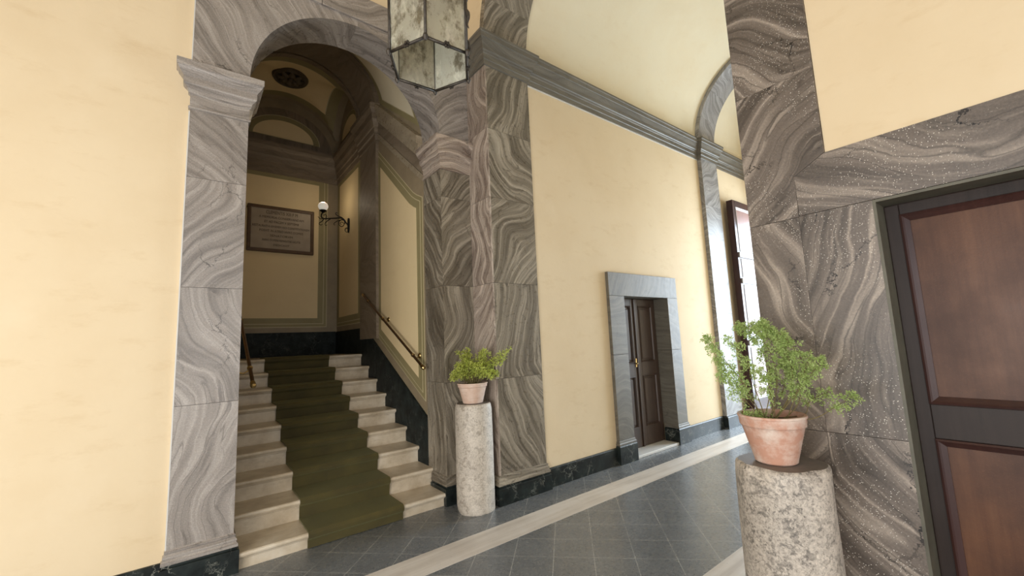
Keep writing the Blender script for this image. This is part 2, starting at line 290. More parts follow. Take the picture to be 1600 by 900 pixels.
# ---------------------------------------------------------------- mesh helpers
class MB:
    def __init__(s): s.v = []; s.f = []; s.uv = []; s.mi = []; s.sm = []
    def face(s, pts, uvs=None, mi=0, smooth=False):
        i = len(s.v); s.v += [tuple(p) for p in pts]; s.f.append(list(range(i, i+len(pts))))
        s.uv.append(uvs or autouv(pts)); s.mi.append(mi); s.sm.append(smooth)
    def box(s, x0, x1, y0, y1, z0, z1, tf=None, mi=0):
        P = [(x0, y0, z0), (x1, y0, z0), (x1, y1, z0), (x0, y1, z0), (x0, y0, z1), (x1, y0, z1), (x1, y1, z1), (x0, y1, z1)]
        for q in ((0, 3, 2, 1), (4, 5, 6, 7), (0, 1, 5, 4), (1, 2, 6, 5), (2, 3, 7, 6), (3, 0, 4, 7)):
            pts = [P[a] for a in q]; s.face(pts, turn(autouv(pts), tf), mi)
    def prism(s, poly, axis, a, b, tf=None, mi=0):
        # poly: list of (u,v) in the plane; axis 'x': (y,z), 'y': (x,z), 'z': (x,y)
        def p3(q, t): return {'x': (t, q[0], q[1]), 'y': (q[0], t, q[1]), 'z': (q[0], q[1], t)}[axis]
        A = [p3(q, a) for q in poly]; B = [p3(q, b) for q in poly]; n = len(poly)
        s.face(A[::-1], turn(autouv(A[::-1]), tf), mi); s.face(B, turn(autouv(B), tf), mi)
        for i in range(n):
            q = [A[i], A[(i+1) % n], B[(i+1) % n], B[i]]; s.face(q, turn(autouv(q), tf), mi)
    def grid(s, rows, smooth=True, mi=0, mifn=None, uvfn=None, closed=False):
        n = len(rows[0]); base = len(s.v)
        for r in rows: s.v += [tuple(p) for p in r]
        m = n if closed else n-1
        for i in range(len(rows)-1):
            for j in range(m):
                j2 = (j+1) % n
                s.f.append([base+i*n+j, base+i*n+j2, base+(i+1)*n+j2, base+(i+1)*n+j])
                pts = [rows[i][j], rows[i][j2], rows[i+1][j2], rows[i+1][j]]
                s.uv.append([uvfn(a, b) for a, b in ((i, j), (i, j+1), (i+1, j+1), (i+1, j))] if uvfn else autouv(pts))
                s.mi.append(mifn(i, j) if mifn else mi); s.sm.append(smooth)
    def tube(s, pts, r, n=8, mi=0, caps=True):
        pts = [Vector(p) for p in pts]; R = r if isinstance(r, (list, tuple)) else [r]*len(pts)
        rows = []; prev = None
        for i, p in enumerate(pts):
            t = (pts[min(i+1, len(pts)-1)]-pts[max(i-1, 0)]).normalized()
            if prev is None: a = t.cross(Vector((0, 0, 1)));  a = a if a.length > .1 else t.cross(Vector((1, 0, 0)))
            else: a = prev - t*prev.dot(t)
            a.normalize(); prev = a; b = t.cross(a)
            rows.append([p+R[i]*(math.cos(2*PI*k/n)*a+math.sin(2*PI*k/n)*b) for k in range(n)])
        s.grid(rows, closed=True, mi=mi)
        if caps:
            s.face(rows[0][::-1], mi=mi); s.face(rows[-1], mi=mi)
    def lathe(s, prof, c=(0, 0, 0), n=48, mi=0, wob=None, smooth=True):
        rows = []
        for (r, z) in prof:
            rows.append([(c[0]+(r+(wob(2*PI*k/n, z) if wob else 0))*math.cos(2*PI*k/n), c[1]+(r+(wob(2*PI*k/n, z) if wob else 0))*math.sin(2*PI*k/n), c[2]+z) for k in range(n)])
        s.grid(rows[::-1], closed=True, mi=mi, smooth=smooth)
    def build(s, name, mats, parent=None, weld=True, sharp=35):
        me = bpy.data.meshes.new(name); me.from_pydata(s.v, [], s.f)
        if not isinstance(mats, (list, tuple)): mats = [mats]
        for m in mats: me.materials.append(m)
        uvl = me.uv_layers.new(name='UVMap'); k = 0
        for fi, u in enumerate(s.uv):
            for q in u: uvl.data[k].uv = q; k += 1
        for p, mi, sm in zip(me.polygons, s.mi, s.sm): p.material_index = mi; p.use_smooth = sm
        if weld:
            bm = bmesh.new(); bm.from_mesh(me); bmesh.ops.remove_doubles(bm, verts=bm.verts, dist=1e-5)
            bmesh.ops.recalc_face_normals(bm, faces=bm.faces)
            for e in bm.edges:
                if len(e.link_faces) == 2 and e.calc_face_angle(0) > math.radians(sharp): e.smooth = False
            bm.to_mesh(me); bm.free()
        me.update()
        o = bpy.data.objects.new(name, me); COL.objects.link(o)
        if parent: o.parent = parent
        return o
def autouv(pts):
    a, b, c = Vector(pts[0]), Vector(pts[1]), Vector(pts[2])
    n = (b-a).cross(c-b)
    if n.length < 1e-12 and len(pts) > 3: n = (c-b).cross(Vector(pts[3])-c)
    n = (abs(n.x), abs(n.y), abs(n.z)); i = n.index(max(n))
    if i == 0: return [(p[1], p[2]) for p in pts]
    if i == 1: return [(p[0], p[2]) for p in pts]
    return [(p[0], p[1]) for p in pts]
def turn(uvs, tf):
    if not tf: return uvs
    th, ox, oy = tf; c, s_ = math.cos(th), math.sin(th)
    return [(u*c-v*s_+ox, u*s_+v*c+oy) for u, v in uvs]
srnd = random.Random(11)
def tf(deg): return (math.radians(deg), srnd.uniform(3, 60), srnd.uniform(3, 60))
def sweep(mb, path, prof, mi=0, ends=True):
    """profile (d,z) carried along a plan polyline; d goes to the right of the direction of travel; z may be a function"""
    n = len(path); P = [Vector(p) for p in path]
    nr = []
    for i in range(n-1):
        d = (P[i+1]-P[i]).normalized(); nr.append(Vector((d.y, -d.x)))
    rows = []
    for (dd, z) in prof:
        r = []
        for i in range(n):
            if i == 0: m = nr[0]
            elif i == n-1: m = nr[-1]
            else:
                m = (nr[i-1]+nr[i]); m = m/(1+nr[i-1].dot(nr[i]))
            q = P[i]+m*dd; r.append((q.x, q.y, z))
        rows.append(r)
    L = [0]
    for i in range(1, n): L.append(L[-1]+(P[i]-P[i-1]).length)
    o1, o2 = srnd.uniform(0, 50), srnd.uniform(0, 50)
    acc = [0]
    for i in range(1, len(prof)): acc.append(acc[-1]+math.hypot(prof[i][0]-prof[i-1][0], prof[i][1]-prof[i-1][1]))
    mb.grid(rows, smooth=False, mi=mi, uvfn=lambda i, j: (o1+acc[i], o2+L[j]*1.0))
    if ends:
        mb.face([r[0] for r in rows], mi=mi); mb.face([r[-1] for r in rows][::-1], mi=mi)
def empty(name, loc=(0, 0, 0), rz=0):
    o = bpy.data.objects.new(name, None); COL.objects.link(o); o.location = loc; o.rotation_euler = (0, 0, rz); o.empty_display_size = .1
    return o
def tag(o, label, cat, group=None):
    o['label'] = label; o['category'] = cat
    if group: o['group'] = group
    return o
def struct(o): o['kind'] = 'structure'; return o
def bevel(o, w_=0.004, seg=2, ang=35):
    m = o.modifiers.new('bevel', 'BEVEL'); m.width = w_; m.segments = seg; m.limit_method = 'ANGLE'; m.angle_limit = math.radians(ang); m.harden_normals = False
    return o
def copy_tree(o, parent=None):
    c = o.copy(); COL.objects.link(c); c.parent = parent
    for ch in [x for x in bpy.data.objects if x.parent == o]: copy_tree(ch, c)
    return c

# ================================================================= STRUCTURE
XC = 2.505                                 # plane of the right-hand wall and of the passage mouth
YA = 3.90                                  # marble face round the stair arch
YB = 3.55                                  # passage side wall
# ---- floor
m = MB(); m.box(-3.3, 10.2, -3.8, 3.95, -0.12, 0.0); struct(m.build('floor', MAT['floor']))
for k, (y0, y1, x0) in enumerate(((2.89, 3.18, -3.3), (1.335, 1.626, 2.4))):
    m = MB(); m.box(x0, 9.6, y0, y1, -0.02, 0.0015); struct(m.build('trim_%d' % (k+1), MAT['trav']))
# ground outside the portal
m = MB(); m.box(10.2, 16, -2, 6, -0.12, -0.02); struct(m.build('pavement', MAT['trav']))

# ---- left (stair) wall: plaster
m = MB()
m.box(-3.3, -0.04, YA+0.03, YA+0.41, 0, 7.2)
m.box(-0.04, 2.51, YA+0.03, YA+0.41, 5.11, 7.2)
struct(m.build('wall_left', MAT['cream']))
# baseboard on the plaster
m = MB(); sweep(m, [(-3.3, YA+.03), (-0.065, YA+.03)], [(0, 0), (.02, 0), (.02, .185), (.014, .195), (0, .195)]); struct(m.build('baseboard_left', MAT['black']))

# ---- marble pilasters and spandrel round the stair arch
CX, CZ, R = 1.2375, 3.88, 0.8925
m = MB(); g = 0.0012
jz = [0.0, 1.23, 2.09, 2.94, 3.60, 3.86]
ang = [12, -28, 35, -42, 75]
for i in range(5): m.box(-0.04, 0.345, YA, YA+0.41, jz[i]+g, jz[i+1]-g, tf(ang[i]))
struct(m.build('trim_3', MAT['jamb']))
m = MB(); jz = [0.0, 1.19, 2.20, 3.18, 3.60, 3.86]; ang = [-8, 12, 38, 30, 55]
for i in range(5): m.box(2.13, XC-.002, YA, YA+0.41, jz[i]+g, jz[i+1]-g, tf(ang[i]))
struct(m.build('trim_4', MAT['pier']))
# spandrel slabs with the arch cut through
m = MB()
def spandrel(mb, a0, a1, x_out, ztop, t):
    n = 24; pts = []
    for i in range(n+1):
        a = a0+(a1-a0)*i/n; pts.append((CX+R*math.cos(a), CZ+R*math.sin(a)))
    for i in range(n):
        (xa, za), (xb, zb) = pts[i], pts[i+1]
        q = [(xa, YA, za), (xb, YA, zb), (xb, YA, ztop), (xa, YA, ztop)]; mb.face(q, turn(autouv(q), t))
        q = [(xa, YA+.41, za), (xb, YA+.41, zb), (xb, YA+.41, ztop), (xa, YA+.41, ztop)]; mb.face(q[::-1], turn(autouv(q), t))
        q = [(xa, YA, za), (xa, YA+.41, za), (xb, YA+.41, zb), (xb, YA, zb)]
        s0 = R*(a0+(a1-a0)*i/n); s1 = R*(a0+(a1-a0)*(i+1)/n)
        mb.face(q, turn([(s0, 0), (s0, .41), (s1, .41), (s1, 0)], t), smooth=True)
    q = [(x_out, YA, CZ), (pts[0][0], YA, CZ), (pts[0][0], YA, ztop), (x_out, YA, ztop)]; mb.face(q, turn(autouv(q), t))
spandrel(m, PI, PI/2, -0.04, 4.84, tf(-40)); spandrel(m, 0, PI/2, XC-.002, 4.84, tf(62))
for x0, x1, t in ((-0.04, .345, tf(-40)), (2.13, XC-.002, tf(62))): m.box(x0, x1, YA+.001, YA+.41, 3.86, CZ, t)
struct(m.build('trim_5', MAT['jamb'], weld=False))
m = MB()
for i, (x0, x1) in enumerate(((-.04, .9), (.9, 1.75), (1.75, XC-.002))): m.box(x0+g, x1-g, YA-.022, YA+.40, 4.84, 5.11, tf(85+8*i))
struct(bevel(m.build('trim_6', MAT['jamb']), .006))
# capitals
cap = [(0, 3.485), (.012, 3.488), (.014, 3.503), (.005, 3.512), (.004, 3.52), (.004, 3.60), (.016, 3.612), (.02, 3.64), (.045, 3.665), (.05, 3.675), (.05, 3.725), (.058, 3.735), (.08, 3.765), (.088, 3.785), (.095, 3.79), (.095, 3.84), (0, 3.842)]
m = MB(); sweep(m, [(-0.04, YA+.03), (-0.04, YA), (.345, YA), (.345, YA+.41)], cap); struct(m.build('trim_7', MAT['jamb']))
m = MB(); sweep(m, [(2.13, YA+.41), (2.13, YA), (XC-.002, YA)], cap); struct(m.build('trim_8', MAT['shaft']))
# pilaster feet: marble moulding over black plinth
mold = [(0, .275), (.006, .268), (.012, .266), (.012, .254), (.007, .250), (.014, .240), (.020, .236), (.020, .222), (.014, .218), (.022, .206), (.028, .202), (.028, .182), (0, .182)]
plin = [(0, .182), (.020, .182), (.020, .166), (.034, .160), (.036, .156), (.036, 0.0), (0, 0)]
left_foot = [(-0.04, YA+.03), (-0.04, YA), (.345, YA), (.345, YA+.2)]
right_foot = [(2.13, YA+.30), (2.13, YA), (XC, YA), (XC, 3.525), (3.13, 3.525), (3.13, YB)]
m = MB(); sweep(m, left_foot, mold[::-1]); struct(m.build('trim_9', MAT['jamb']))
m = MB(); sweep(m, left_foot, plin[::-1]); struct(m.build('trim_10', MAT['black']))
m = MB(); sweep(m, right_foot, mold[::-1]); struct(m.build('trim_11', MAT['pier']))
m = MB(); sweep(m, right_foot, plin[::-1]); struct(m.build('trim_12', MAT['black']))

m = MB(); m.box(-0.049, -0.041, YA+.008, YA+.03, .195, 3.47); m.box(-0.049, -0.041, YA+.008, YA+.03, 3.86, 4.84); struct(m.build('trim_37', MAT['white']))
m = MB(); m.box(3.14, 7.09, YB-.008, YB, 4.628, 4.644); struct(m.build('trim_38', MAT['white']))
# ---- pier between stair arch and passage
m = MB()
pz = [0.0, 1.21, 2.20, 3.13, 3.91, 4.66]; an = [-25, 3, 40, -45, 5]
for i in range(5):
    m.box(XC+.02, 3.13, 3.525, YA+.3, pz[i]+g, pz[i+1]-g, tf(an[i]))
struct(m.build('trim_13', MAT['pier']))
m = MB(); an2 = [8, -28, 4, -12, 10]
for i in range(5): m.box(XC, XC+.02, 3.525, YA+.3, pz[i]+g, pz[i+1]-g, tf(an2[i]))
struct(m.build('trim_14', MAT['shaft']))

# ---- passage wall
DX0, DX1, DZ = 4.655, 5.69, 2.12           # small door opening
m = MB()
m.box(3.13, DX0-.1, YB, YB+.5, 0, 6.6); m.box(DX1+.1, 9.6, YB, YB+.5, 0, 6.6); m.box(DX0-.1, DX1+.1, YB, YB+.5, DZ+.1, 6.6); m.box(DX0-.1, DX1+.1, YB+.35, YB+.5, 0, DZ+.1)
struct(m.build('wall_back', MAT['cream']))
bb = [(0, 0), (.022, 0), (.022, .19), (.015, .202), (0, .202)]
m = MB(); sweep(m, [(3.16, YB), (4.34, YB)], bb); struct(m.build('baseboard_1', MAT['black']))
m = MB(); sweep(m, [(5.955, YB), (7.08, YB)], bb); struct(m.build('baseboard_2', MAT['black']))
m = MB(); sweep(m, [(7.70, YB), (9.6, YB)], bb); struct(m.build('baseboard_3', MAT['black']))
# passage south wall, starting from the right-hand wall's pier
m = MB(); m.box(3.12, 9.6, 0.56, 0.96, 0, 6.6); struct(m.build('wall_front', MAT['cream']))
m = MB()
for i in range(5): m.box(XC+.02, 3.12, 0.62, 0.99, pz[i]+g, pz[i+1]-g, tf(30*i))
struct(m.build('trim_15', MAT['pier']))
m = MB(); sweep(m, [(9.6, .96), (3.12, .96)], bb); struct(m.build('baseboard_4', MAT['black']))
# end wall with the street portal
m = MB(); m.box(9.6, 10.0, .5, 1.25, 0, 6.6); m.box(9.6, 10.0, 3.42, 4.0, 0, 6.6); m.box(9.6, 10.0, 1.25, 3.42, 4.1, 6.6)
struct(m.build('wall_end', MAT['cream']))

# ---- cornices
cor = [(0, 4.645), (.018, 4.648), (.018, 4.70), (.026, 4.708), (.026, 4.765), (.034, 4.775), (.04, 4.79), (.052, 4.80), (.060, 4.84), (.082, 4.885), (.088, 4.90), (.100, 4.905), (.104, 4.95), (.112, 4.96), (.112, 4.985), (0, 4.988)]
m = MB(); sweep(m, [(XC, YA-.02), (XC, 3.525), (3.13, 3.525), (3.13, YB), (7.10, YB), (7.10, 3.48), (7.66, 3.48), (7.66, YB), (9.6, YB)], cor)
struct(m.build('trim_16', MAT['frame']))
m = MB(); sweep(m, [(9.6, .96), (3.12, .96), (3.12, .99), (XC, .99), (XC, .605)], cor); struct(m.build('trim_17', MAT['frame']))
# ---- far pilaster and its plinth
m = MB(); fz = [0, .95, 1.9, 2.85, 3.8, 4.66]
for i in range(5): m.box(7.10, 7.66, 3.48, YB+.01, fz[i]+g, fz[i+1]-g, tf([70, -62, 66, -75, 60][i]))
struct(m.build('trim_18', MAT['farm']))
m = MB(); sweep(m, [(7.10, YB), (7.10, 3.48), (7.66, 3.48), (7.66, YB)], [(0, 0), (.03, 0), (.03, .18), (.02, .19), (0, .2)]); struct(m.build('trim_19', MAT['black']))
m = MB()
for i in range(5): m.box(7.10, 7.66, .95, 1.03, fz[i]+g, fz[i+1]-g, tf([50, -62, 66, -75, 60][i]))
struct(m.build('trim_20', MAT['farm']))

# ---- passage vault and transverse arches
VY, VZ, VR = 2.255, 4.985, 1.295
m = MB(); n = 40
rows = [[(x, VY-VR*math.cos(PI*k/n), VZ+VR*math.sin(PI*k/n)) for k in range(n+1)] for x in (XC+.02, 4.5, 7.0, 9.6)]
m.grid(rows); struct(m.build('ceiling', MAT['vault']))
def arch_band(x0, x1, r0, r1, mat, name, parts=9):
    m = MB()
    for s_ in range(parts):
        t = tf(srnd.choice([20, -30, 75, -60, 45])); k0, k1 = s_/parts, (s_+1)/parts; nn = 6
        for i in range(nn):
            a, b = PI*(k0+(k1-k0)*i/nn), PI*(k0+(k1-k0)*(i+1)/nn)
            def p(x, r, an_): return (x, VY+r*math.cos(an_), VZ+r*math.sin(an_))
            q = [p(x0, r0, a), p(x0, r0, b), p(x1, r0, b), p(x1, r0, a)]; u = turn([(a*r0, 0), (b*r0, 0), (b*r0, x1-x0), (a*r0, x1-x0)], t); m.face(q, u, smooth=True)
            for x in (x0, x1):
                q = [p(x, r0, a), p(x, r0, b), p(x, r1, b), p(x, r1, a)]; m.face(q, turn(autouv(q), t))
    return struct(m.build(name, mat, weld=False))
arch_band(XC-.003, 3.13, 1.265, 1.34, MAT['pier'], 'trim_21')
arch_band(7.10, 7.66, 1.225, 1.34, MAT['farm'], 'trim_22')
# wall over the passage mouth (lunette side of the vestibule)
m = MB(); n = 32
for i in range(n):
    a, b = PI*i/n, PI*(i+1)/n; r0 = 1.265
    ya, za, yb, zb = VY+r0*math.cos(a), VZ+r0*math.sin(a), VY+r0*math.cos(b), VZ+r0*math.sin(b)
    for x in (XC, XC+.02): m.face([(x, ya, za), (x, yb, zb), (x, yb, 7.2), (x, ya, 7.2)])
m.box(XC, XC+.02, 3.52, YA+.05, 4.985, 7.2); m.box(XC, XC+.02, .6, .99, 4.985, 7.2)
struct(m.build('wall_passage_mouth', MAT['cream'], weld=False))
m = MB(); 
# ---- right-hand wall: marble surround and plaster above the big door
BY, BZ = 0.451, 2.173
m = MB()
m.box(XC, XC+.02, BY, .747, 0, 1.087-g, tf(38)); m.box(XC, XC+.02, BY, .747, 1.087+g, BZ, tf(-20))
m.box(XC, XC+.02, .747+g, .99, 0, 1.087-g, tf(-25)); m.box(XC, XC+.02, .747+g, .99, 1.087+g, 2.17-g, tf(33))
m.prism([(.747+g, 2.17+g), (.99, 2.17+g), (.99, 2.93), (.605, 2.93), (.605, 2.47), (.745, 2.39)], 'x', XC, XC+.02, tf(-42))
m.box(XC, XC+.02, .605, .99, 2.93+g, 3.75-g, tf(72)); m.box(XC, XC+.02, .605, .99, 3.75+g, 4.66, tf(-35))
m.prism([(.745, 2.176), (.745, 2.388), (.603, 2.468), (-.3, 2.468), (-.3, 2.176)], 'x', XC, XC+.02, tf(82))
m.prism([(-.3, 2.176), (-.3, 2.468), (-1.36, 2.468), (-1.50, 2.388), (-1.50, 2.176)], 'x', XC, XC+.02, tf(74))
m.box(XC, XC+.02, -1.50, -1.205, 0, 1.087-g, tf(-52)); m.box(XC, XC+.02, -1.50, -1.205, 1.087+g, BZ, tf(12))
struct(m.build('trim_23', MAT['wallc']))
m = MB()
m.box(XC+.012, XC+.4, -3.8, -1.50, 0, 7.2); m.box(XC+.012, XC+.4, -1.50, .603, 2.47, 7.2)
m.box(XC+.021, XC+.4, BY+.001, .62, 0, 2.47); m.box(XC+.021, XC+.4, -1.50, -1.206, 0, 2.47); m.box(XC+.021, XC+.4, -1.206, BY, BZ+.002, 2.47)
struct(m.build('wall_right', MAT['cream']))
m = MB(); sweep(m, [(XC, .99), (XC, BY)], plin[::-1]); struct(m.build('baseboard_right', MAT['black']))
# dark stone reveal of the big door
m = MB()
m.box(XC+.001, XC+.20, BY-.012, BY+.0005, 0, BZ); m.box(XC+.001, XC+.20, -1.2055, -1.193, 0, BZ); m.box(XC+.001, XC+.20, -1.193, BY-.012, BZ-.012, BZ+.0005)
struct(m.build('trim_24', MAT['greenmetal']))
# ---- rest of the vestibule (behind the camera): west wall with an arcade opening, courtyard side open under piers
m = MB(); m.box(-3.6, -3.3, 2.6, 4.3, 0, 7.2); m.box(-3.6, -3.3, -3.8, -1.4, 0, 7.2); m.box(-3.6, -3.3, -1.4, 2.6, 4.4, 7.2); struct(m.build('wall_west', MAT['cream']))
m = MB(); m.box(-3.6, -3.0, -4.1, -3.8, 0, 7.2); m.box(1.9, 2.9, -4.1, -3.8, 0, 7.2); m.box(-3.0, 1.9, -4.1, -3.8, 4.6, 7.2); struct(m.build('wall_courtyard', MAT['cream']))
m = MB(); m.box(-3.6, 2.9, -4.1, 4.31, 7.2, 7.4); struct(m.build('ceiling_vestibule', MAT['vault']))
m = MB(); m.box(-9, 9, -12, -4.1, -.14, -.02); struct(m.build('courtyard_paving', MAT['trav']))

# ================================================================= STAIRWELL
XL, XR = 0.325, 2.15
YP0, YP1, YE, ZL = 5.80, 6.49, 7.90, 1.485
SL = 0.527
def inset(poly, d):
    n = len(poly); out = []
    A = sum(poly[i][0]*poly[(i+1) % n][1]-poly[(i+1) % n][0]*poly[i][1] for i in range(n)); sg = 1 if A > 0 else -1
    for i in range(n):
        p0, p1, p2 = Vector(poly[i-1]), Vector(poly[i]), Vector(poly[(i+1) % n])
        e1, e2 = (p1-p0).normalized(), (p2-p1).normalized()
        n1, n2 = Vector((-e1.y, e1.x))*sg, Vector((-e2.y, e2.x))*sg
        mm = (n1+n2)/(1+n1.dot(n2)); q = p1+mm*d; out.append((q.x, q.y))
    return out
def panel(mb, poly, axis, face, out):
    """framed plaster field: poly is the yellow field; the rings step outwards"""
    for d, t, mi in ((-.155, .003, 2), (-.145, .005, 1), (-.10, .007, 2), (-.09, .009, 1), (-.012, .011, 1), (0, .013, 0)):
        q = inset(poly, d) if d else poly
        mb.prism(q, axis, face, face+out*t, mi=mi)
PM = [MAT['field'], MAT['olive'], MAT['ivory'], MAT['drab'], MAT['warm']]
pan1 = [(5.70, 1.82), (5.70, 4.16), (4.82, 3.41), (4.73, 3.335), (4.62, 3.265), (4.54, 3.225), (4.54, 1.214)]
pan2 = [(6.69, 2.12), (6.69, 4.525), (7.73, 4.525), (7.73, 2.12)]
for side, xw, out in (('right', XR, -1), ('left', XL, 1)):
    m = MB()
    m.box(min(xw, xw-out*.3), max(xw, xw-out*.3), YA+.41, YE+.3, 0, 6.2, mi=3)
    panel(m, pan1, 'x', xw, out); panel(m, pan2, 'x', xw, out)
    # lunette over the landing cornice
    def half(cy, cz, a, b): return [(cy+a*math.cos(PI*i/20), cz+b*math.sin(PI*i/20)) for i in range(21)]
    for a, b, t, mi in ((.60, .50, .004, 4), (.47, .36, .008, 2), (.46, .35, .010, 1), (.40, .28, .012, 0)):
        m.prism(half(7.2, 5.22 if mi in (4,) else 5.36, a, b), 'x', xw, xw+out*t, mi=mi)
    struct(m.build('wall_stair_'+side, PM))
    # marble pilaster
    m = MB(); xi = xw+out*.045
    for z0, z1, a in ((1.70, 2.9, 70), (2.9, 4.66, -60)): m.box(min(xw, xi), max(xw, xi), YP0, YP1, z0+g, z1-g, tf(a))
    struct(m.build('trim_%d' % (31 if side == 'right' else 32), MAT['warm']))
    # black skirting following the flight
    m = MB(); x2 = xw+out*.024
    m.prism([(YA+.40, 0), (YE, 0), (YE, 1.875), (6.49, 1.875), (6.49, 1.715), (6.06, 1.715), (YA+.41, .79)], 'x', xw, x2)
    struct(m.build('baseboard_stair_'+side, MAT['blackdull']))
    # raking cornice up to the pilaster
    m = MB()
    def zc(y, o): return 3.47+(y-4.31)*.79+o
    for o0, o1, d, mi in ((0, .085, .022, 1), (.085, .10, .008, 0), (.10, .27, .03, 0), (.27, .285, .012, 0), (.285, .36, .055, 1), (.36, .375, .03, 0), (.375, .46, .085, 1), (.46, .56, .105, 1)):
        pts = [(YA+.41, max(3.47, zc(4.31, o0))), (YP0+.02, zc(YP0+.02, o0)), (YP0+.02, zc(YP0+.02, o1)), (YA+.41, zc(4.31, o1))]
        m.prism(pts, 'x', xw, xw+out*d, tf(90), mi=mi)
    struct(m.build('trim_%d' % (33 if side == 'right' else 34), [MAT['warm'], MAT['beige']]))
# level cornice round the landing
lc = [(0, 4.60), (.02, 4.605), (.02, 4.69), (.035, 4.70), (.035, 4.79), (.05, 4.80), (.06, 4.86), (.08, 4.90), (.085, 4.99), (.11, 5.03), (.125, 5.05), (.125, 5.12), (0, 5.13)]
m = MB()
sweep(m, [(XL, YP0-.02), (XL+.045, YP0-.01), (XL+.045, YP1), (XL, YP1+.005), (XL, YE), (XR, YE), (XR, YP1+.005), (XR-.045, YP1), (XR-.045, YP0-.01), (XR, YP0-.02)], lc)
struct(m.build('trim_35', MAT['warm']))
# back wall with panel and lunette
m = MB(); m.box(XL-.3, XR+.3, YE, YE+.3, 0, 6.4, mi=3)
panel(m, [(.655, 2.12), (1.82, 2.12), (1.82, 4.53), (.655, 4.53)], 'y', YE, -1)
for cz, a, b, t, mi in ((5.13, .80, .70, .004, 4), (5.27, .585, .425, .007, 2), (5.27, .575, .415, .009, 1), (5.28, .475, .32, .012, 0)):
    m.prism([(CX+a*math.cos(PI*i/24), cz+b*math.sin(PI*i/24)) for i in range(25)], 'y', YE, YE-t, mi=mi)
struct(m.build('wall_stair_back', PM))
m = MB(); m.box(XL+.024, XR-.024, YE-.024, YE, ZL-.3, 1.88); struct(m.build('baseboard_stair_back', MAT['blackdull']))
# raking vault over the flight, in bands of paint
def brk(lst, dense):
    out = []
    for a, b in zip(lst, lst[1:]):
        k = max(1, int((b-a)/dense+.5)); out += [a+(b-a)*i/k for i in range(k)]
    return out+[lst[-1]]
th = brk([0, .12, .22, .235, PI-.235, PI-.22, PI-.12, PI], .09); ts = brk([0, .06, .14, .15, .85, .86, .94, 1], .2)
def vpt(t, a):
    y = 4.31+t*(5.80-4.31); z0 = 4.03+t*(5.10-4.03); hw = .9125; hh = .84+t*.05
    return (CX+hw*math.cos(a), y, z0+hh*math.sin(a))
m = MB()
def vmi(i, j):
    a = (th[j]+th[j+1])/2; t = (ts[i]+ts[i+1])/2
    a = min(a, PI-a); t = min(t, 1-t)
    if a < .12 or t < .06: return 3
    if a < .22 or t < .14: return 1
    if a < .235 or t < .15: return 2
    return 5
m.grid([[vpt(t, a) for a in th] for t in ts], mifn=vmi)
struct(m.build('ceiling_stair', PM+[MAT['vault']]))
# band arches at the head of the flight
m = MB(); n = 36
def bandarch(mb, y0, y1, rx, z0, rz, ro, mi, t):
    for i in range(n):
        a, b = PI*i/n, PI*(i+1)/n
        def p(r, rz_, an_, y): return (CX+r*math.cos(an_), y, z0+rz_*math.sin(an_))
        q = [p(rx, rz, a, y0), p(rx, rz, b, y0), p(rx, rz, b, y1), p(rx, rz, a, y1)]
        mb.face(q, turn([(a*rx, y0), (b*rx, y0), (b*rx, y1), (a*rx, y1)], t), mi, True)
        for y in (y0, y1):
            q = [p(rx, rz, a, y), p(rx, rz, b, y), p(rx+ro, rz+ro, b, y), p(rx+ro, rz+ro, a, y)]; mb.face(q, turn(autouv(q), t), mi)
bandarch(m, YP0, YP1, .865, 5.11, .87, .12, 0, tf(15)); bandarch(m, YP0-.05, YP0+.05, .84, 5.11, .85, .14, 0, tf(70)); bandarch(m, YP1-.05, YP1+.04, .84, 5.11, .85, .12, 0, tf(40))
struct(m.build('trim_36', MAT['warm'], weld=False))
# groin vault over the landing
xs = brk([XL, .45, .62, .635, 1.84, 1.855, 2.03, XR], .07); ys = brk([YP1, 6.60, 6.74, 6.75, 7.65, 7.66, 7.80, YE], .06)
def gz(x, y):
    a = math.sqrt(max(0, 1-((x-CX)/.9125)**2)); b = math.sqrt(max(0, 1-((y-7.195)/.705)**2))
    h = (a**6+b**6)**(1/6)/(2**(1/6)) if a+b > 0 else 0
    h = max(h, max(a, b)*.985)
    return 5.13+.90*h
def gmi(i, j):
    x = (xs[j]+xs[j+1])/2; y = (ys[i]+ys[i+1])/2
    dx = .9125-abs(x-CX); dy = .705-abs(y-7.195)
    if dx < .125 or dy < .11: return 3
    if dx < .295 or dy < .25: return 1
    if dx < .31 or dy < .26: return 2
    return 0
m = MB(); m.grid([[(x, y, gz(x, y)) for x in xs] for y in ys], mifn=gmi); struct(m.build('ceiling_landing', PM))
m = MB(); m.box(XL-.3, XR+.3, YA+.41, YE+.3, 6.35, 6.5); struct(m.build('ceiling_stair_roof', MAT['drab']))

# ---- carved ceiling rosette
rs = empty('ceiling_rosette', (1.19, 7.15, 6.015))
m = MB(); m.lathe([(0, 0), (.265, 0), (.265, -.02), (.25, -.045), (.235, -.03), (.225, -.03), (.21, -.05), (.195, -.02), (0, -.02)], n=40); m.build('molding_ring', MAT['rosette'], rs)
m = MB()
for k in range(8):
    a = 2*PI*k/8; c, s_ = math.cos(a), math.sin(a)
    rows = []
    for i in range(6):
        t = i/5; w_ = .055*math.sin(PI*min(1, t*.85+.12)); rad = .04+.16*t; z = -.02-.04*math.sin(PI*t)
        rows.append([(rad*c-w_*q*s_, rad*s_+w_*q*c, z-.02*(1-q*q)) for q in (-1, -.5, 0, .5, 1)])
    m.grid(rows)
m.lathe([(0, -.085), (.03, -.075), (.045, -.05), (.045, -.02)], n=16)
m.build('petals', MAT['rosette'], rs)
tag(rs, 'dark round carved rosette on the vaulted ceiling above the stair landing', 'ceiling rosette')

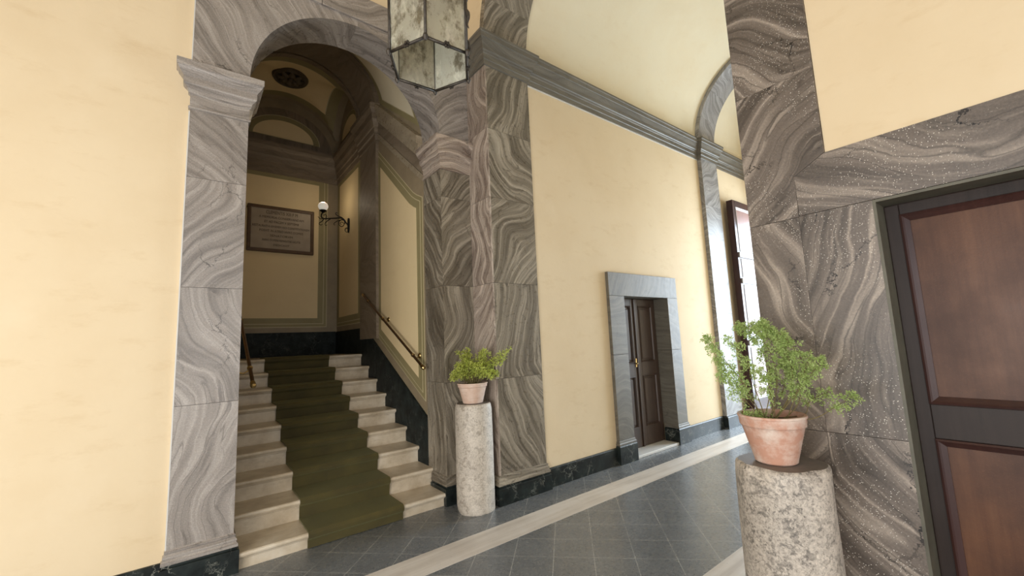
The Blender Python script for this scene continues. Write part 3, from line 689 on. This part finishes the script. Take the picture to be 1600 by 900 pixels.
# ================================================================= STAIRS
RI, TR, Y0, Z1 = .170, .3233, 3.895, .125
st = empty('staircase', (CX, Y0, 0))
nos = [(.0, -.040), (-.012, -.038), (-.020, -.028), (-.022, -.018), (-.018, -.006), (-.008, 0.0)]
for k in range(9):
    m = MB(); y = Y0+TR*k; z = Z1+RI*k; last = k == 8
    yb = (YE-.02) if last else y+TR+.05
    zb = 0 if k == 0 else Z1+RI*(k-1)-.005
    prof = [(y+.022, zb), (y+.022, z-.058), (y+.012, z-.052), (y+.010, z-.041)]+[(y+a+.004, z+b) for a, b in nos]+[(yb, z), (yb, zb)]
    prof = [(a-Y0, b) for a, b in prof]
    x0, x1 = .345-CX, 2.128-CX
    m.prism(prof, 'x', x0, x1)
    o = m.build('step' if not last else 'landing', MAT['step'], st)
tag(st, 'straight flight of worn pale marble steps rising under the marble arch', 'stairs')
m = MB(); m.box(XL, XR, YA+.41, YE, -.1, 0.0); struct(m.build('floor_stair', MAT['black']))
# carpet runner
m = MB(); th_ = .012; line = []
for k in range(9):
    y = Y0+TR*k; z = Z1+RI*k
    yp = y+.010 if k else y+.008
    line += [(yp, z-RI+.003 if k else .006), (y+.006, z-.06), (y-.006, z-.042), (y-.022, z-.030), (y-.024, z-.014), (y-.012, z+.003)]
line.append((6.95, Z1+RI*8+.003))
outl = []
for i, p in enumerate(line):
    a = Vector(line[max(0, i-1)]); b = Vector(line[min(len(line)-1, i+1)]); d = (b-a).normalized(); nn = Vector((-d.y, d.x))
    q = Vector(p)+nn*th_; outl.append((q.x, q.y))
for x0, x1 in ((.85, 1.658),):
    A = [(x0, p[0], p[1]) for p in outl]; B = [(x1, p[0], p[1]) for p in outl]; C = [(x0, p[0], p[1]) for p in line]; D = [(x1, p[0], p[1]) for p in line]
    m.face([A[0], B[0], D[0], C[0]]); m.face([A[-1], C[-1], D[-1], B[-1]]); m.grid([A, B], smooth=False); m.grid([D, C], smooth=False); m.grid([C, A], smooth=False); m.grid([B, D], smooth=False)
o = m.build('stair_carpet', MAT['carpet']); tag(o, 'olive green carpet runner down the middle of the marble stairs', 'carpet')

# ---- handrails
def handrail(x, xw, y0, z0, y1, z1, label):
    h = empty('handrail', (x, y0, z0)); L = Vector((0, y1-y0, z1-z0)); u = L.normalized()
    m = MB(); m.tube([u*.06, L-u*.03], .0155, 14); m.build('rail', MAT['brassdark'], h)
    for e, sg in ((Vector((0, 0, 0)), 1), (L, -1)):
        m = MB(); c = e
        m.tube([c, c+u*sg*.012, c+u*sg*.03, c+u*sg*.05, c+u*sg*.058, c+u*sg*.075], [.010, .022, .024, .019, .022, .018], 14); m.build('finial', MAT['brass'], h)
    for f in (.14, .60, .88):
        p = L*f; m = MB(); wx = xw-x
        m.tube([p-u*.014, p-u*.006, p+u*.006, p+u*.014], [.018, .023, .023, .018], 14)
        m.tube([p+Vector((0, 0, -.016)), p+Vector((wx*.35, 0, -.045)), p+Vector((wx*.75, 0, -.03)), p+Vector((wx*.98, 0, -.01))], .007, 8)
        sgn = 1 if wx > 0 else -1
        m.tube([p+Vector((wx-sgn*.020, 0, -.01)), p+Vector((wx-sgn*.012, 0, -.01)), p+Vector((wx-sgn*.004, 0, -.01)), p+Vector((wx, 0, -.01))], [.010, .024, .032, .034], 16)
        m.build('bracket', MAT['brass'], h)
    return tag(h, label, 'handrail')
handrail(2.055, XR-.014, 4.22, 1.33, 6.22, 2.36, 'brass handrail on the yellow panelled wall right of the stairs')
handrail(.475, XL+.014, 4.20, 1.30, 6.20, 2.36, 'brass handrail partly hidden behind the left marble jamb of the arch')

# ---- inscribed plaque on the landing wall
pq = empty('wall_plaque', (1.23, YE-.013, 3.62))
m = MB(); W, H_ = .505, .395
m.box(-W+.04, W-.04, -.03, 0, -H_+.04, H_-.04); m.build('stone_tablet', MAT['plaque'], pq)
m = MB()
for a, b, c, d in ((-W, W, H_-.055, H_), (-W, W, -H_, -H_+.055), (-W, -W+.055, -H_+.055, H_-.055), (W-.055, W, -H_+.055, H_-.055)): m.box(a, b, -.05, 0, c, d)
bevel(m.build('frame', MAT['plframe'], pq), .012, 2)
txt = ['CLEMENTIS XIII P M', 'A MEMORIA CONSERVANDAM', 'ET AD PACEM V SEPTEMB', 'RESTAURATVS EIVSDEM VICI CONSTITVTIONEM', 'POSVIT IN ATRIO HVIVS DOMVS', 'SENATORVM', 'ANNO DOMINI REPARATAE SALVTIS', 'DEDICAVIT']
sz = [.068, .05, .05, .046, .05, .046, .046, .04]; wid = [.48, .68, .52, .86, .66, .34, .58, .24]
import_z = H_-.135
for t, s_, wd in zip(txt, sz, wid):
    cu = bpy.data.curves.new('t', 'FONT'); cu.body = t; cu.size = s_*1.15; cu.align_x = 'CENTER'; cu.extrude = .002; cu.resolution_u = 2
    to = bpy.data.objects.new('t', cu); me = bpy.data.meshes.new_from_object(to)
    bpy.data.objects.remove(to); bpy.data.curves.remove(cu)
    xs_ = [v.co.x for v in me.vertices]; f = wd/(max(xs_)-min(xs_))
    for v in me.vertices: v.co = Vector((v.co.x*f, -.031-v.co.z, v.co.y+import_z))
    me.materials.append(MAT['ink']); o = bpy.data.objects.new('inscription', me); COL.objects.link(o); o.parent = pq
    import_z -= .078
tag(pq, 'framed grey stone plaque with engraved lines on the stair landing wall', 'plaque')

# ---- wrought iron sconce with globe
sn = empty('wall_sconce', (XR-.013, 7.16, 3.66))
def L2(pts): return [(x-(XR-.013), 0, z-3.66) for x, z in pts]
def smooth_path(pts, n=6):
    P = [Vector(p) for p in pts]; out = []
    for i in range(len(P)-1):
        p0, p1, p2, p3 = P[max(i-1, 0)], P[i], P[i+1], P[min(i+2, len(P)-1)]
        for k in range(n):
            t = k/n; out.append(.5*((2*p1)+(-p0+p2)*t+(2*p0-5*p1+4*p2-p3)*t*t+(-p0+3*p1-3*p2+p3)*t**3))
    return out+[P[-1]]
m = MB()
m.prism([(-.035, .10), (-.012, .12), (.012, .12), (.035, .10), (.042, .0), (.028, -.09), (0, -.14), (-.028, -.09), (-.042, 0)], 'x', -.022, 0)
bevel(m.build('backplate', MAT['iron'], sn), .005)
m = MB()
arm = [(2.115, 3.655), (2.05, 3.738), (1.987, 3.763), (1.907, 3.747), (1.805, 3.727), (1.752, 3.715), (1.70, 3.728), (1.693, 3.775), (1.718, 3.826)]
m.tube(smooth_path(L2(arm)), .0105, 8)
m.build('arm', MAT['iron'], sn)
curls = [([(2.069, 3.665), (2.054, 3.725), (2.012, 3.734), (1.972, 3.70), (1.970, 3.650), (2.008, 3.617), (2.046, 3.640), (2.046, 3.680), (2.012, 3.696), (1.99, 3.668), (2.010, 3.655)], .009),
         ([(2.075, 3.725), (2.019, 3.772), (1.955, 3.795), (1.918, 3.818), (1.925, 3.848), (1.948, 3.842)], .009),
         ([(1.985, 3.722), (1.932, 3.695), (1.892, 3.655), (1.895, 3.63), (1.912, 3.638)], .007),
         ([(1.83, 3.722), (1.775, 3.672), (1.748, 3.628), (1.765, 3.603), (1.785, 3.618)], .008),
         ([(1.72, 3.716), (1.68, 3.703), (1.655, 3.722), (1.640, 3.735)], .007),
         ([(1.73, 3.71), (1.703, 3.665), (1.672, 3.640), (1.660, 3.615), (1.69, 3.600), (1.71, 3.62)], .008),
         ([(1.76, 3.72), (1.775, 3.76), (1.75, 3.79), (1.73, 3.775), (1.742, 3.76)], .007),
         ([(2.12, 3.60), (2.085, 3.60), (2.07, 3.56), (2.095, 3.53), (2.12, 3.55)], .008)]
for c, r in curls:
    m = MB(); m.tube(smooth_path(L2(c)), [r*(1-.5*i/(len(smooth_path(L2(c)))-1)) for i in range(len(smooth_path(L2(c))))], 8); m.build('scroll', MAT['iron'], sn)
gx = 1.718-(XR-.013)
m = MB(); m.lathe([(.0, .15), (.018, .152), (.026, .165), (.052, .18), (.056, .19), (.05, .198), (0, .198)], (gx, 0, 0), 20); m.build('cup', MAT['iron'], sn)
m = MB(); m.lathe([(.001+.078*math.sin(PI*i/20), .262-.072*math.cos(PI*i/20)) for i in range(21)], (gx, 0, 0), 28); m.build('globe_shade', MAT['globe'], sn)
pl_ = bpy.data.lights.new('globe_light', 'POINT'); pl_.energy = 3; pl_.color = (1, .84, .62); pl_.shadow_soft_size = .07
po = bpy.data.objects.new('globe_light', pl_); COL.objects.link(po); po.parent = sn; po.location = (gx, 0, .41)
tag(sn, 'black wrought iron scroll wall lamp with a white glass globe on the stair landing', 'wall lamp')

# ================================================================= DOORS
# ---- small door in the passage wall: marble surround
m = MB(); FY = YB-.045
m.box(4.345, DX0, FY, YB+.22, .27, 1.35-g, tf(-75)); m.box(4.345, DX0, FY, YB+.22, 1.35+g, DZ, tf(82))
m.box(DX1, 5.955, FY, YB+.22, .27, 1.35-g, tf(75)); m.box(DX1, 5.955, FY, YB+.22, 1.35+g, DZ, tf(-80))
m.box(4.345, 5.955, FY, YB+.22, DZ+.001, 2.435, tf(15))
struct(bevel(m.build('trim_25', MAT['frame']), .004))
for k, pth in enumerate(([(4.345, YB), (4.345, FY), (DX0, FY), (DX0, YB+.17)], [(DX1, YB+.17), (DX1, FY), (5.955, FY), (5.955, YB)])):
    m = MB(); sweep(m, pth, [(0, .0), (.022, 0), (.022, .21), (.012, .225), (0, .225)]); m.box(pth[0][0]+.002, pth[2][0]-.002 if k == 0 else pth[2][0]-.002, FY+.002, YB+.17, 0, .27); struct(m.build('trim_%d' % (26+k), MAT['black']))
    m = MB(); sweep(m, pth, [(0, .225), (.016, .226), (.016, .245), (.009, .255), (.006, .275), (0, .28)]); struct(m.build('trim_%d' % (28+k), MAT['frame']))
m = MB(); m.box(DX0+.023, DX1-.023, FY+.0, YB+.25, 0, .035); struct(bevel(m.build('trim_30', MAT['white']), .006))
def door_leaf(parent, w_, h, d, rails, mats, name='leaf', mold=.022, stile=.09, raised=True):
    """leaf in its own x-z plane from x=0..w, z=0..h, front towards sgn*y; rails: list of (z0,z1) of the solid rails"""
    lf = None
    m = MB()
    m.box(0, stile, 0, d, 0, h); m.box(w_-stile, w_, 0, d, 0, h)
    for z0, z1 in rails: m.box(stile, w_-stile, 0, d, z0, z1)
    lf = bevel(m.build(name, mats[0], parent), .004)
    for (a0, a1), (b0, b1) in zip(rails, rails[1:]):
        m = MB(); m.box(stile, w_-stile, .018, d-.005, a1, b0)
        m2 = .045
        if raised: m.box(stile+m2, w_-stile-m2, .008, .02, a1+m2, b0-m2)
        bevel(m.build('panel', mats[1], lf), .006)
        m = MB(); x0, x1, z0, z1 = stile, w_-stile, a1, b0
        prof = [(0, 0.018), (0, -.006), (.008, -.010), (.014, -.004), (mold, .010), (mold, .018)]
        rows = []
        for dd, yy in prof: rows.append([(x0+dd, yy, z0+dd), (x1-dd, yy, z0+dd), (x1-dd, yy, z1-dd), (x0+dd, yy, z1-dd)])
        m.grid(rows, closed=True, smooth=False); m.build('molding', mats[2], lf)
    return lf
d1 = empty('double_door', (DX0+.005, YB+.19, .037)); hw = (DX1-DX0-.01)/2; hh = DZ-.045
for i in range(2):
    lf = door_leaf(d1, hw-.004, hh, .045, [(0, .26), (.97, 1.16), (hh-.10, hh)], (MAT['smallwood'], MAT['smallwood'], MAT['smallwood']), stile=.085)
    lf.location = (i*hw+.002, 0, 0)
    if i == 0:
        m = MB(); m.box(hw-.028, hw+.004, -.018, .0, 0, hh); bevel(m.build('meeting_strip', MAT['smallwood'], lf), .006)
        m = MB(); m.box(hw-.060, hw-.036, -.008, 0, 1.10, 1.22); m.tube([(hw-.048, -.008, 1.15), (hw-.048, -.04, 1.15)], .009, 10); m.tube([(hw-.05, -.04, 1.15), (hw-.11, -.045, 1.148)], .008, 8); m.build('handle', MAT['brass'], lf)
tag(d1, 'narrow brown panelled double door in a grey marble surround in the passage', 'door')
# ---- big dark door in the right-hand wall
d2 = empty('panelled_door', (XC+.145, BY-.012, 0), -PI/2)
h2 = BZ-.014; fw = BY-.012+1.193
lf = door_leaf(d2, fw, h2, .05, [(0, .30), (1.085, 1.235), (h2-.052, h2)], (MAT['wood'], MAT['panelwood'], MAT['molding']), stile=.052, mold=.032, raised=False)
tag(d2, 'large dark brown panelled wooden door in the marble surround on the right', 'door')
# ---- open leaf of the street portal, folded back against the passage wall
d3 = empty('portal_door_leaf', (7.86, 3.36, .03))
PZ = 3.96
lf = door_leaf(d3, 1.62, PZ, .11, [(0, .35), (1.25, 1.42), (2.38, 2.52), (2.86, 3.0), (PZ-.12, PZ)], (MAT['molding'], MAT['redwood'], MAT['palewood']), stile=.10, mold=.05)
for z in (1.335, 2.45, 2.93):
    m = MB(); m.box(.02, 1.6, -.03, 0, z-.05, z+.05); bevel(m.build('rail', MAT['palewood'], d3), .012)
m = MB(); m.lathe([(0, .05), (.03, .045), (.04, .02), (.02, .0), (.05, 0)], n=20)
kb = m.build('knob', MAT['iron'], d3); kb.rotation_euler = (PI/2, 0, 0); kb.location = (.28, -.03, 1.62)
tag(d3, 'tall reddish wooden portal leaf folded open behind the far grey pilaster', 'door leaf')

# ================================================================= LANTERN
ln = empty('hanging_lantern', (1.235, 2.36, 3.45)); RL = .279; HT = .62
a0 = math.atan2(2.079-2.29, 1.061-1.20)
def hx(r, z, k): return Vector((r*math.cos(a0+PI/3*k), r*math.sin(a0+PI/3*k), z))
for k in range(6):
    m = MB(); m.tube([hx(RL, 0, k), hx(RL*1.03, HT, k)], .009, 6); m.build('corner_bar', MAT['lead'], ln)
for z, r, rr_, nm in ((0, RL, .010, 'bottom_ring'), (HT, RL*1.03, .014, 'top_ring')):
    m = MB()
    for k in range(6): m.tube([hx(r, z, k), hx(r, z, k+1)], rr_, 6)
    m.build(nm, MAT['lead'], ln)
for k in range(6):
    m = MB(); ri = .985
    a, b, c, d = hx(RL*ri, .008, k), hx(RL*ri, .008, k+1), hx(RL*1.03*ri, HT-.01, k+1), hx(RL*1.03*ri, HT-.01, k)
    nn = ((b-a).cross(d-a)).normalized()*.0015
    for s_ in (1, -1):
        q = [p+nn*s_ for p in (a, b, c, d)]; m.face(q if s_ > 0 else q[::-1])
    P4 = (a, b, c, d)
    for i in range(4): m.face([P4[i]+nn, P4[(i+1) % 4]+nn, P4[(i+1) % 4]-nn, P4[i]-nn])
    m.build('glass_pane', MAT['glass'], ln, weld=True)
    # small flower boss at the middle of each bottom edge and a bud at the corner
    m = MB(); c_ = (hx(RL, 0, k)+hx(RL, 0, k+1))/2; c_ = c_*1.03
    for j in range(6):
        q = 2*PI*j/6; t_ = (hx(RL, 0, k+1)-hx(RL, 0, k)).normalized(); p = c_+t_*.016*math.cos(q)+Vector((0, 0, .016*math.sin(q)))
        m.lathe([(.0, .009), (.007, .006), (.009, 0), (.007, -.006), (0, -.009)], p, 8)
    m.lathe([(.0, .01), (.009, .005), (.009, -.005), (0, -.01)], c_*1.03, 8)
    m.build('flower_boss', MAT['lead'], ln)
    m = MB(); p = hx(RL*1.03, 0, k); m.lathe([(0, .022), (.012, .016), (.017, 0), (.012, -.014), (.006, -.026), (0, -.03)], p, 10); m.build('corner_bud', MAT['lead'], ln)
for k in (1, 2):
    m = MB(); m.tube(smooth_path([hx(RL*1.02, .30, k), hx(RL*1.06, .28, k), hx(RL*1.09, .24, k), hx(RL*1.05, .20, k), hx(RL*1.09, .165, k)], 4), [.012, .014, .015, .016, .017, .016, .014, .012, .010, .009, .008, .008, .007, .006, .005, .004, .003], 6)
    m.build('leaf_ornament', MAT['lead'], ln)
m = MB(); rows = [[hx(RL*1.06, HT, k) for k in range(6)], [hx(RL*.7, HT+.12, k) for k in range(6)], [hx(RL*.3, HT+.2, k) for k in range(6)], [hx(.03, HT+.34, k) for k in range(6)]]
m.grid(rows, closed=True, smooth=False); m.build('metal_cap', MAT['lead'], ln)
m = MB(); m.tube([(0, 0, HT+.3), (0, 0, 7.2-3.45)], .009, 8); m.build('hanging_rod', MAT['lead'], ln)
tag(ln, 'six-sided glass lantern in a weathered metal frame hanging in front of the stair arch', 'lantern')

# ================================================================= COLUMNS, POTS, PLANTS
rn = random.Random(5)
def pedestal(x, y, r, h, mat, label, seed, chips):
    p = empty('column_pedestal', (x, y, 0)); q = random.Random(seed)
    ch = [(q.uniform(0, 2*PI), q.choice([0.0, h]), q.uniform(.05, .16), q.uniform(.006, .018)*chips) for _ in range(14)]
    def wob(a, z):
        s_ = .0015*math.sin(3*a+seed)+.001*math.sin(7*a+z*9)
        for ca_, cz, cw, cdp in ch:
            da = (a-ca_+PI) % (2*PI)-PI; s_ -= cdp*math.exp(-(da*r/cw)**2*3-((z-cz)/.035)**2)
        return s_
    prof = [(r-.004, 0)]+[(r, .01)]+[(r+.001*math.sin(z*5), z) for z in [.02+.02*i for i in range(int((h-.05)/.02))]]+[(r-.001, h-.018), (r-.004, h-.008), (r-.012, h-.001)]
    m = MB(); m.lathe(prof, n=96, wob=wob)
    m.build('shaft', mat, p)
    m = MB(); rows = [[((r-.012+wob(2*PI*k/96, h))*f*math.cos(2*PI*k/96), (r-.012+wob(2*PI*k/96, h))*f*math.sin(2*PI*k/96), h-.001+.0005*(1-f)) for k in range(96)] for f in (1, .66, .33, .01)]
    m.grid(rows, closed=True); m.build('top_face', MAT['coltop'], p)
    return tag(p, label, 'column pedestal')
pedestal(2.285, 3.625, .183, 1.0, MAT['col1'], 'smooth beige mottled stone column stump at the foot of the far pier', 3, .6)
pedestal(2.172, .843, .189, 1.0, MAT['col2'], 'chipped grey mottled stone column stump in the right foreground', 9, 1.3)

def pot(parent, rt_, rb, h, rim, mat, seed):
    q = random.Random(seed)
    def wob(a, z):
        return (.0015*math.sin(2*a+seed))+((.0022*math.sin(26*a)) if abs(z-(h-rim-.004)) < .004 else 0)
    prof = [(0, .0), (rb-.008, 0), (rb, .006), (rb+.001, .01)]
    zt = h-rim-.008; n_ = 10
    for i in range(n_+1): prof.append((rb+(rt_*.90-rb)*i/n_, .01+(zt-.01)*i/n_))
    prof += [(rt_*.93, zt+.003), (rt_*.955, zt+.008), (rt_*.95, zt+.014), (rt_*.965, zt+.02), (rt_*.97, h-.012), (rt_, h-.010), (rt_, h-.003), (rt_*.985, h), (rt_*.90, h), (rt_*.885, h-.008), (rt_*.87, h-.035), (rt_*.86, h-.05)]
    m = MB(); m.lathe(prof, n=78, wob=wob); m.build('pot', mat, parent)
    m = MB(); rows = [[(rt_*.865*f*math.cos(2*PI*k/40), rt_*.865*f*math.sin(2*PI*k/40), h-.035+.006*math.sin(5*k)*f*(1-f)*4+.008*(1-f)) for k in range(40)] for f in (1, .8, .6, .4, .2, .01)]
    m.grid(rows, closed=True); m.build('soil', MAT['soil'], parent)
def leaflet(mb, p, d, nrm, L, W):
    d = d.normalized(); s_ = d.cross(nrm)
    if s_.length < 1e-3: s_ = d.cross(Vector((1, 0, 0)))
    s_.normalize(); n_ = s_.cross(d)
    a = p; b = p+d*L*.45+s_*W*.5+n_*W*.12; c = p+d*L; e = p+d*L*.45-s_*W*.5+n_*W*.12; f = p+d*L*.5
    mb.face([a, b, c, f]); mb.face([a, f, c, e])
def rvec(q): 
    v = Vector((q.gauss(0, 1), q.gauss(0, 1), q.gauss(0, 1))); return v.normalized()
RV = Vector((.787, -.617, 0)); DV = Vector((.617, .787, 0)); ZV = Vector((0, 0, 1))
# -- plant 1: compact, bright, feathery mound
p1 = empty('potted_plant', (2.275, 3.61, 1.0))
pot(p1, .150, .098, .196, .034, MAT['terrapale'], 2)
q = random.Random(21); ms = MB(); ml = MB()
targets = []
for i in range(120):
    u = q.uniform(-1, 1); v = q.uniform(-1, 1)
    side = -.20 if u < 0 else .25
    tx = u*abs(side)*1.0; top = .19-.12*abs(u)**1.6
    if u < -.15: top += .10*math.exp(-((u+.45)/.25)**2)
    if .2 < u < .7: top += .08*math.exp(-((u-.45)/.2)**2)
    tz = q.uniform(.25, 1.0)*top+.02
    targets.append((tx, v*.15, tz))
for i in range(9): targets.append((.28+.10*i/8, q.uniform(-.04, .04), .17+.15*i/8))
for i in range(8): targets.append((-.085+q.uniform(-.06, .06), q.uniform(-.05, .05), q.uniform(.25, .335)))
for i in range(7): targets.append((.14+q.uniform(-.03, .04), q.uniform(-.05, .05), q.uniform(.27, .34)))
for tx, ty, tz in targets:
    b0 = Vector((q.uniform(-.06, .06), q.uniform(-.06, .06), .17)); e = RV*tx+DV*ty+Vector((0, 0, .19+tz))
    mid = (b0+e)/2+Vector((0, 0, .05+.04*q.random()))
    pts = smooth_path([b0, mid, e], 5); ms.tube(pts, [.0022-.0012*i/(len(pts)-1) for i in range(len(pts))], 5, caps=False)
    nl = len(pts)
    for i, p in enumerate(pts[3:], 3):
        dirn = (pts[min(i+1, nl-1)]-pts[i-1]).normalized()
        for _ in range(5):
            sd = (rvec(q)+dirn*.5+ZV*.2).normalized(); tw = q.uniform(.012, .034)
            ms.tube([p, p+sd*tw], .0006, 3, caps=False)
            for s_ in range(4):
                leaflet(ml, p+sd*tw*(.45+.18*s_), (sd*.7+rvec(q)*.8).normalized(), rvec(q), q.uniform(.010, .017), q.uniform(.005, .009))
ms.build('stems', MAT['stem'], p1, weld=False); ml.build('foliage', MAT['leaf1'], p1, weld=False)
tag(p1, 'small pale terracotta pot with a bushy bright green plant on the far column stump', 'potted plant')
# -- plant 2: tall, airy, ferny
p2 = empty('potted_plant', (2.148, .850, 1.0))
pot(p2, .138, .084, .212, .044, MAT['terra'], 4)
q = random.Random(33); ms = MB(); ml = MB()
F2 = {'a': [(0.003, 0.0), (0.081, 0.09), (0.112, 0.236), (0.075, 0.345), (-0.023, 0.415), (-0.095, 0.42)], 'b': [(-0.027, 0.0), (0.02, 0.151), (0.008, 0.29), (-0.042, 0.385)],
      'c': [(-0.042, 0.0), (-0.117, 0.128), (-0.194, 0.249), (-0.247, 0.362)], 'd': [(-0.056, 0.0), (-0.099, 0.156), (-0.131, 0.276), (-0.21, 0.37)], 'e': [(-0.027, 0.0), (-0.058, 0.125), (-0.107, 0.216)],
      'f': [(0.032, 0.0), (0.12, 0.01), (0.19, 0.06), (0.25, 0.11)], 'g': [(-0.012, 0.0), (0.08, 0.149), (0.096, 0.281)], 'i': [(-0.02, 0), (.05, .10), (.07, .22), (.03, .33)],
      'k': [(-.05, 0), (-.10, .07), (-.15, .14), (-.20, .21)], 'l': [(0.02, 0), (.06, .12), (.10, .19), (.13, .26)]}
dens = {'a': 1.2, 'f': 1.0, 'c': .8, 'd': .9, 'b': 1.0}
h0 = .19
def frond(pts, dn, spread, start=.3):
    P = smooth_path(pts, 7); n_ = len(P)
    ms.tube(P, [.0024*(1-.7*i/(n_-1)) for i in range(n_)], 6, caps=False)
    for i in range(int(n_*start), n_):
        dirn = (P[min(i+1, n_-1)]-P[i-1]).normalized()
        for _ in range(int(2*dn+.99)):
            sd = (rvec(q)*1.0+dirn*.5).normalized(); ln_ = q.uniform(.35, 1)*spread*(1.1-.5*i/n_)
            e = P[i]+sd*ln_+Vector((0, 0, -.3*ln_*q.random())); mid = (P[i]+e)/2+Vector((0, 0, .12*ln_))
            S = smooth_path([P[i], mid, e], 3); ms.tube(S, .0006, 3, caps=False)
            for j, p in enumerate(S[2:]):
                for _k in range(3):
                    sd2 = (rvec(q)+sd*.5).normalized(); tw = q.uniform(.006, .016)
                    for s_ in (0.4, .7, 1.0): leaflet(ml, p+sd2*tw*s_, (sd2+rvec(q)*.9).normalized(), rvec(q), q.uniform(.006, .011), q.uniform(.0035, .006))
for k, pp in F2.items():
    for rep in range(2 if k in 'abcgf' else 1):
        j = .0 if rep == 0 else .022
        off = q.uniform(-.05, .05)
        pts = [RV*(a+.02+q.uniform(-j, j))+DV*(off*(1+i*.7))+Vector((0, 0, h0+b+q.uniform(-j, j)*(i > 0))) for i, (a, b) in enumerate(pp)]
        frond(pts, dens.get(k, 1.0), .062 if k != 'c' else .045, .35 if k != 'f' else .62)
for i in range(26):   # low cushion at the pot's left rim
    a = Vector((0, 0, h0-.01)); c = RV*q.uniform(-.125, -.02)+DV*q.uniform(-.06, .06)+Vector((0, 0, h0+q.uniform(-.005, .025)))
    for _ in range(30): leaflet(ml, c+rvec(q)*.016, rvec(q), rvec(q), q.uniform(.006, .011), .005)
ms.build('stems', MAT['stem'], p2, weld=False); ml.build('foliage', MAT['leaf2'], p2, weld=False)
tag(p2, 'terracotta pot with an airy fern-like plant on the chipped column stump in front', 'potted plant')
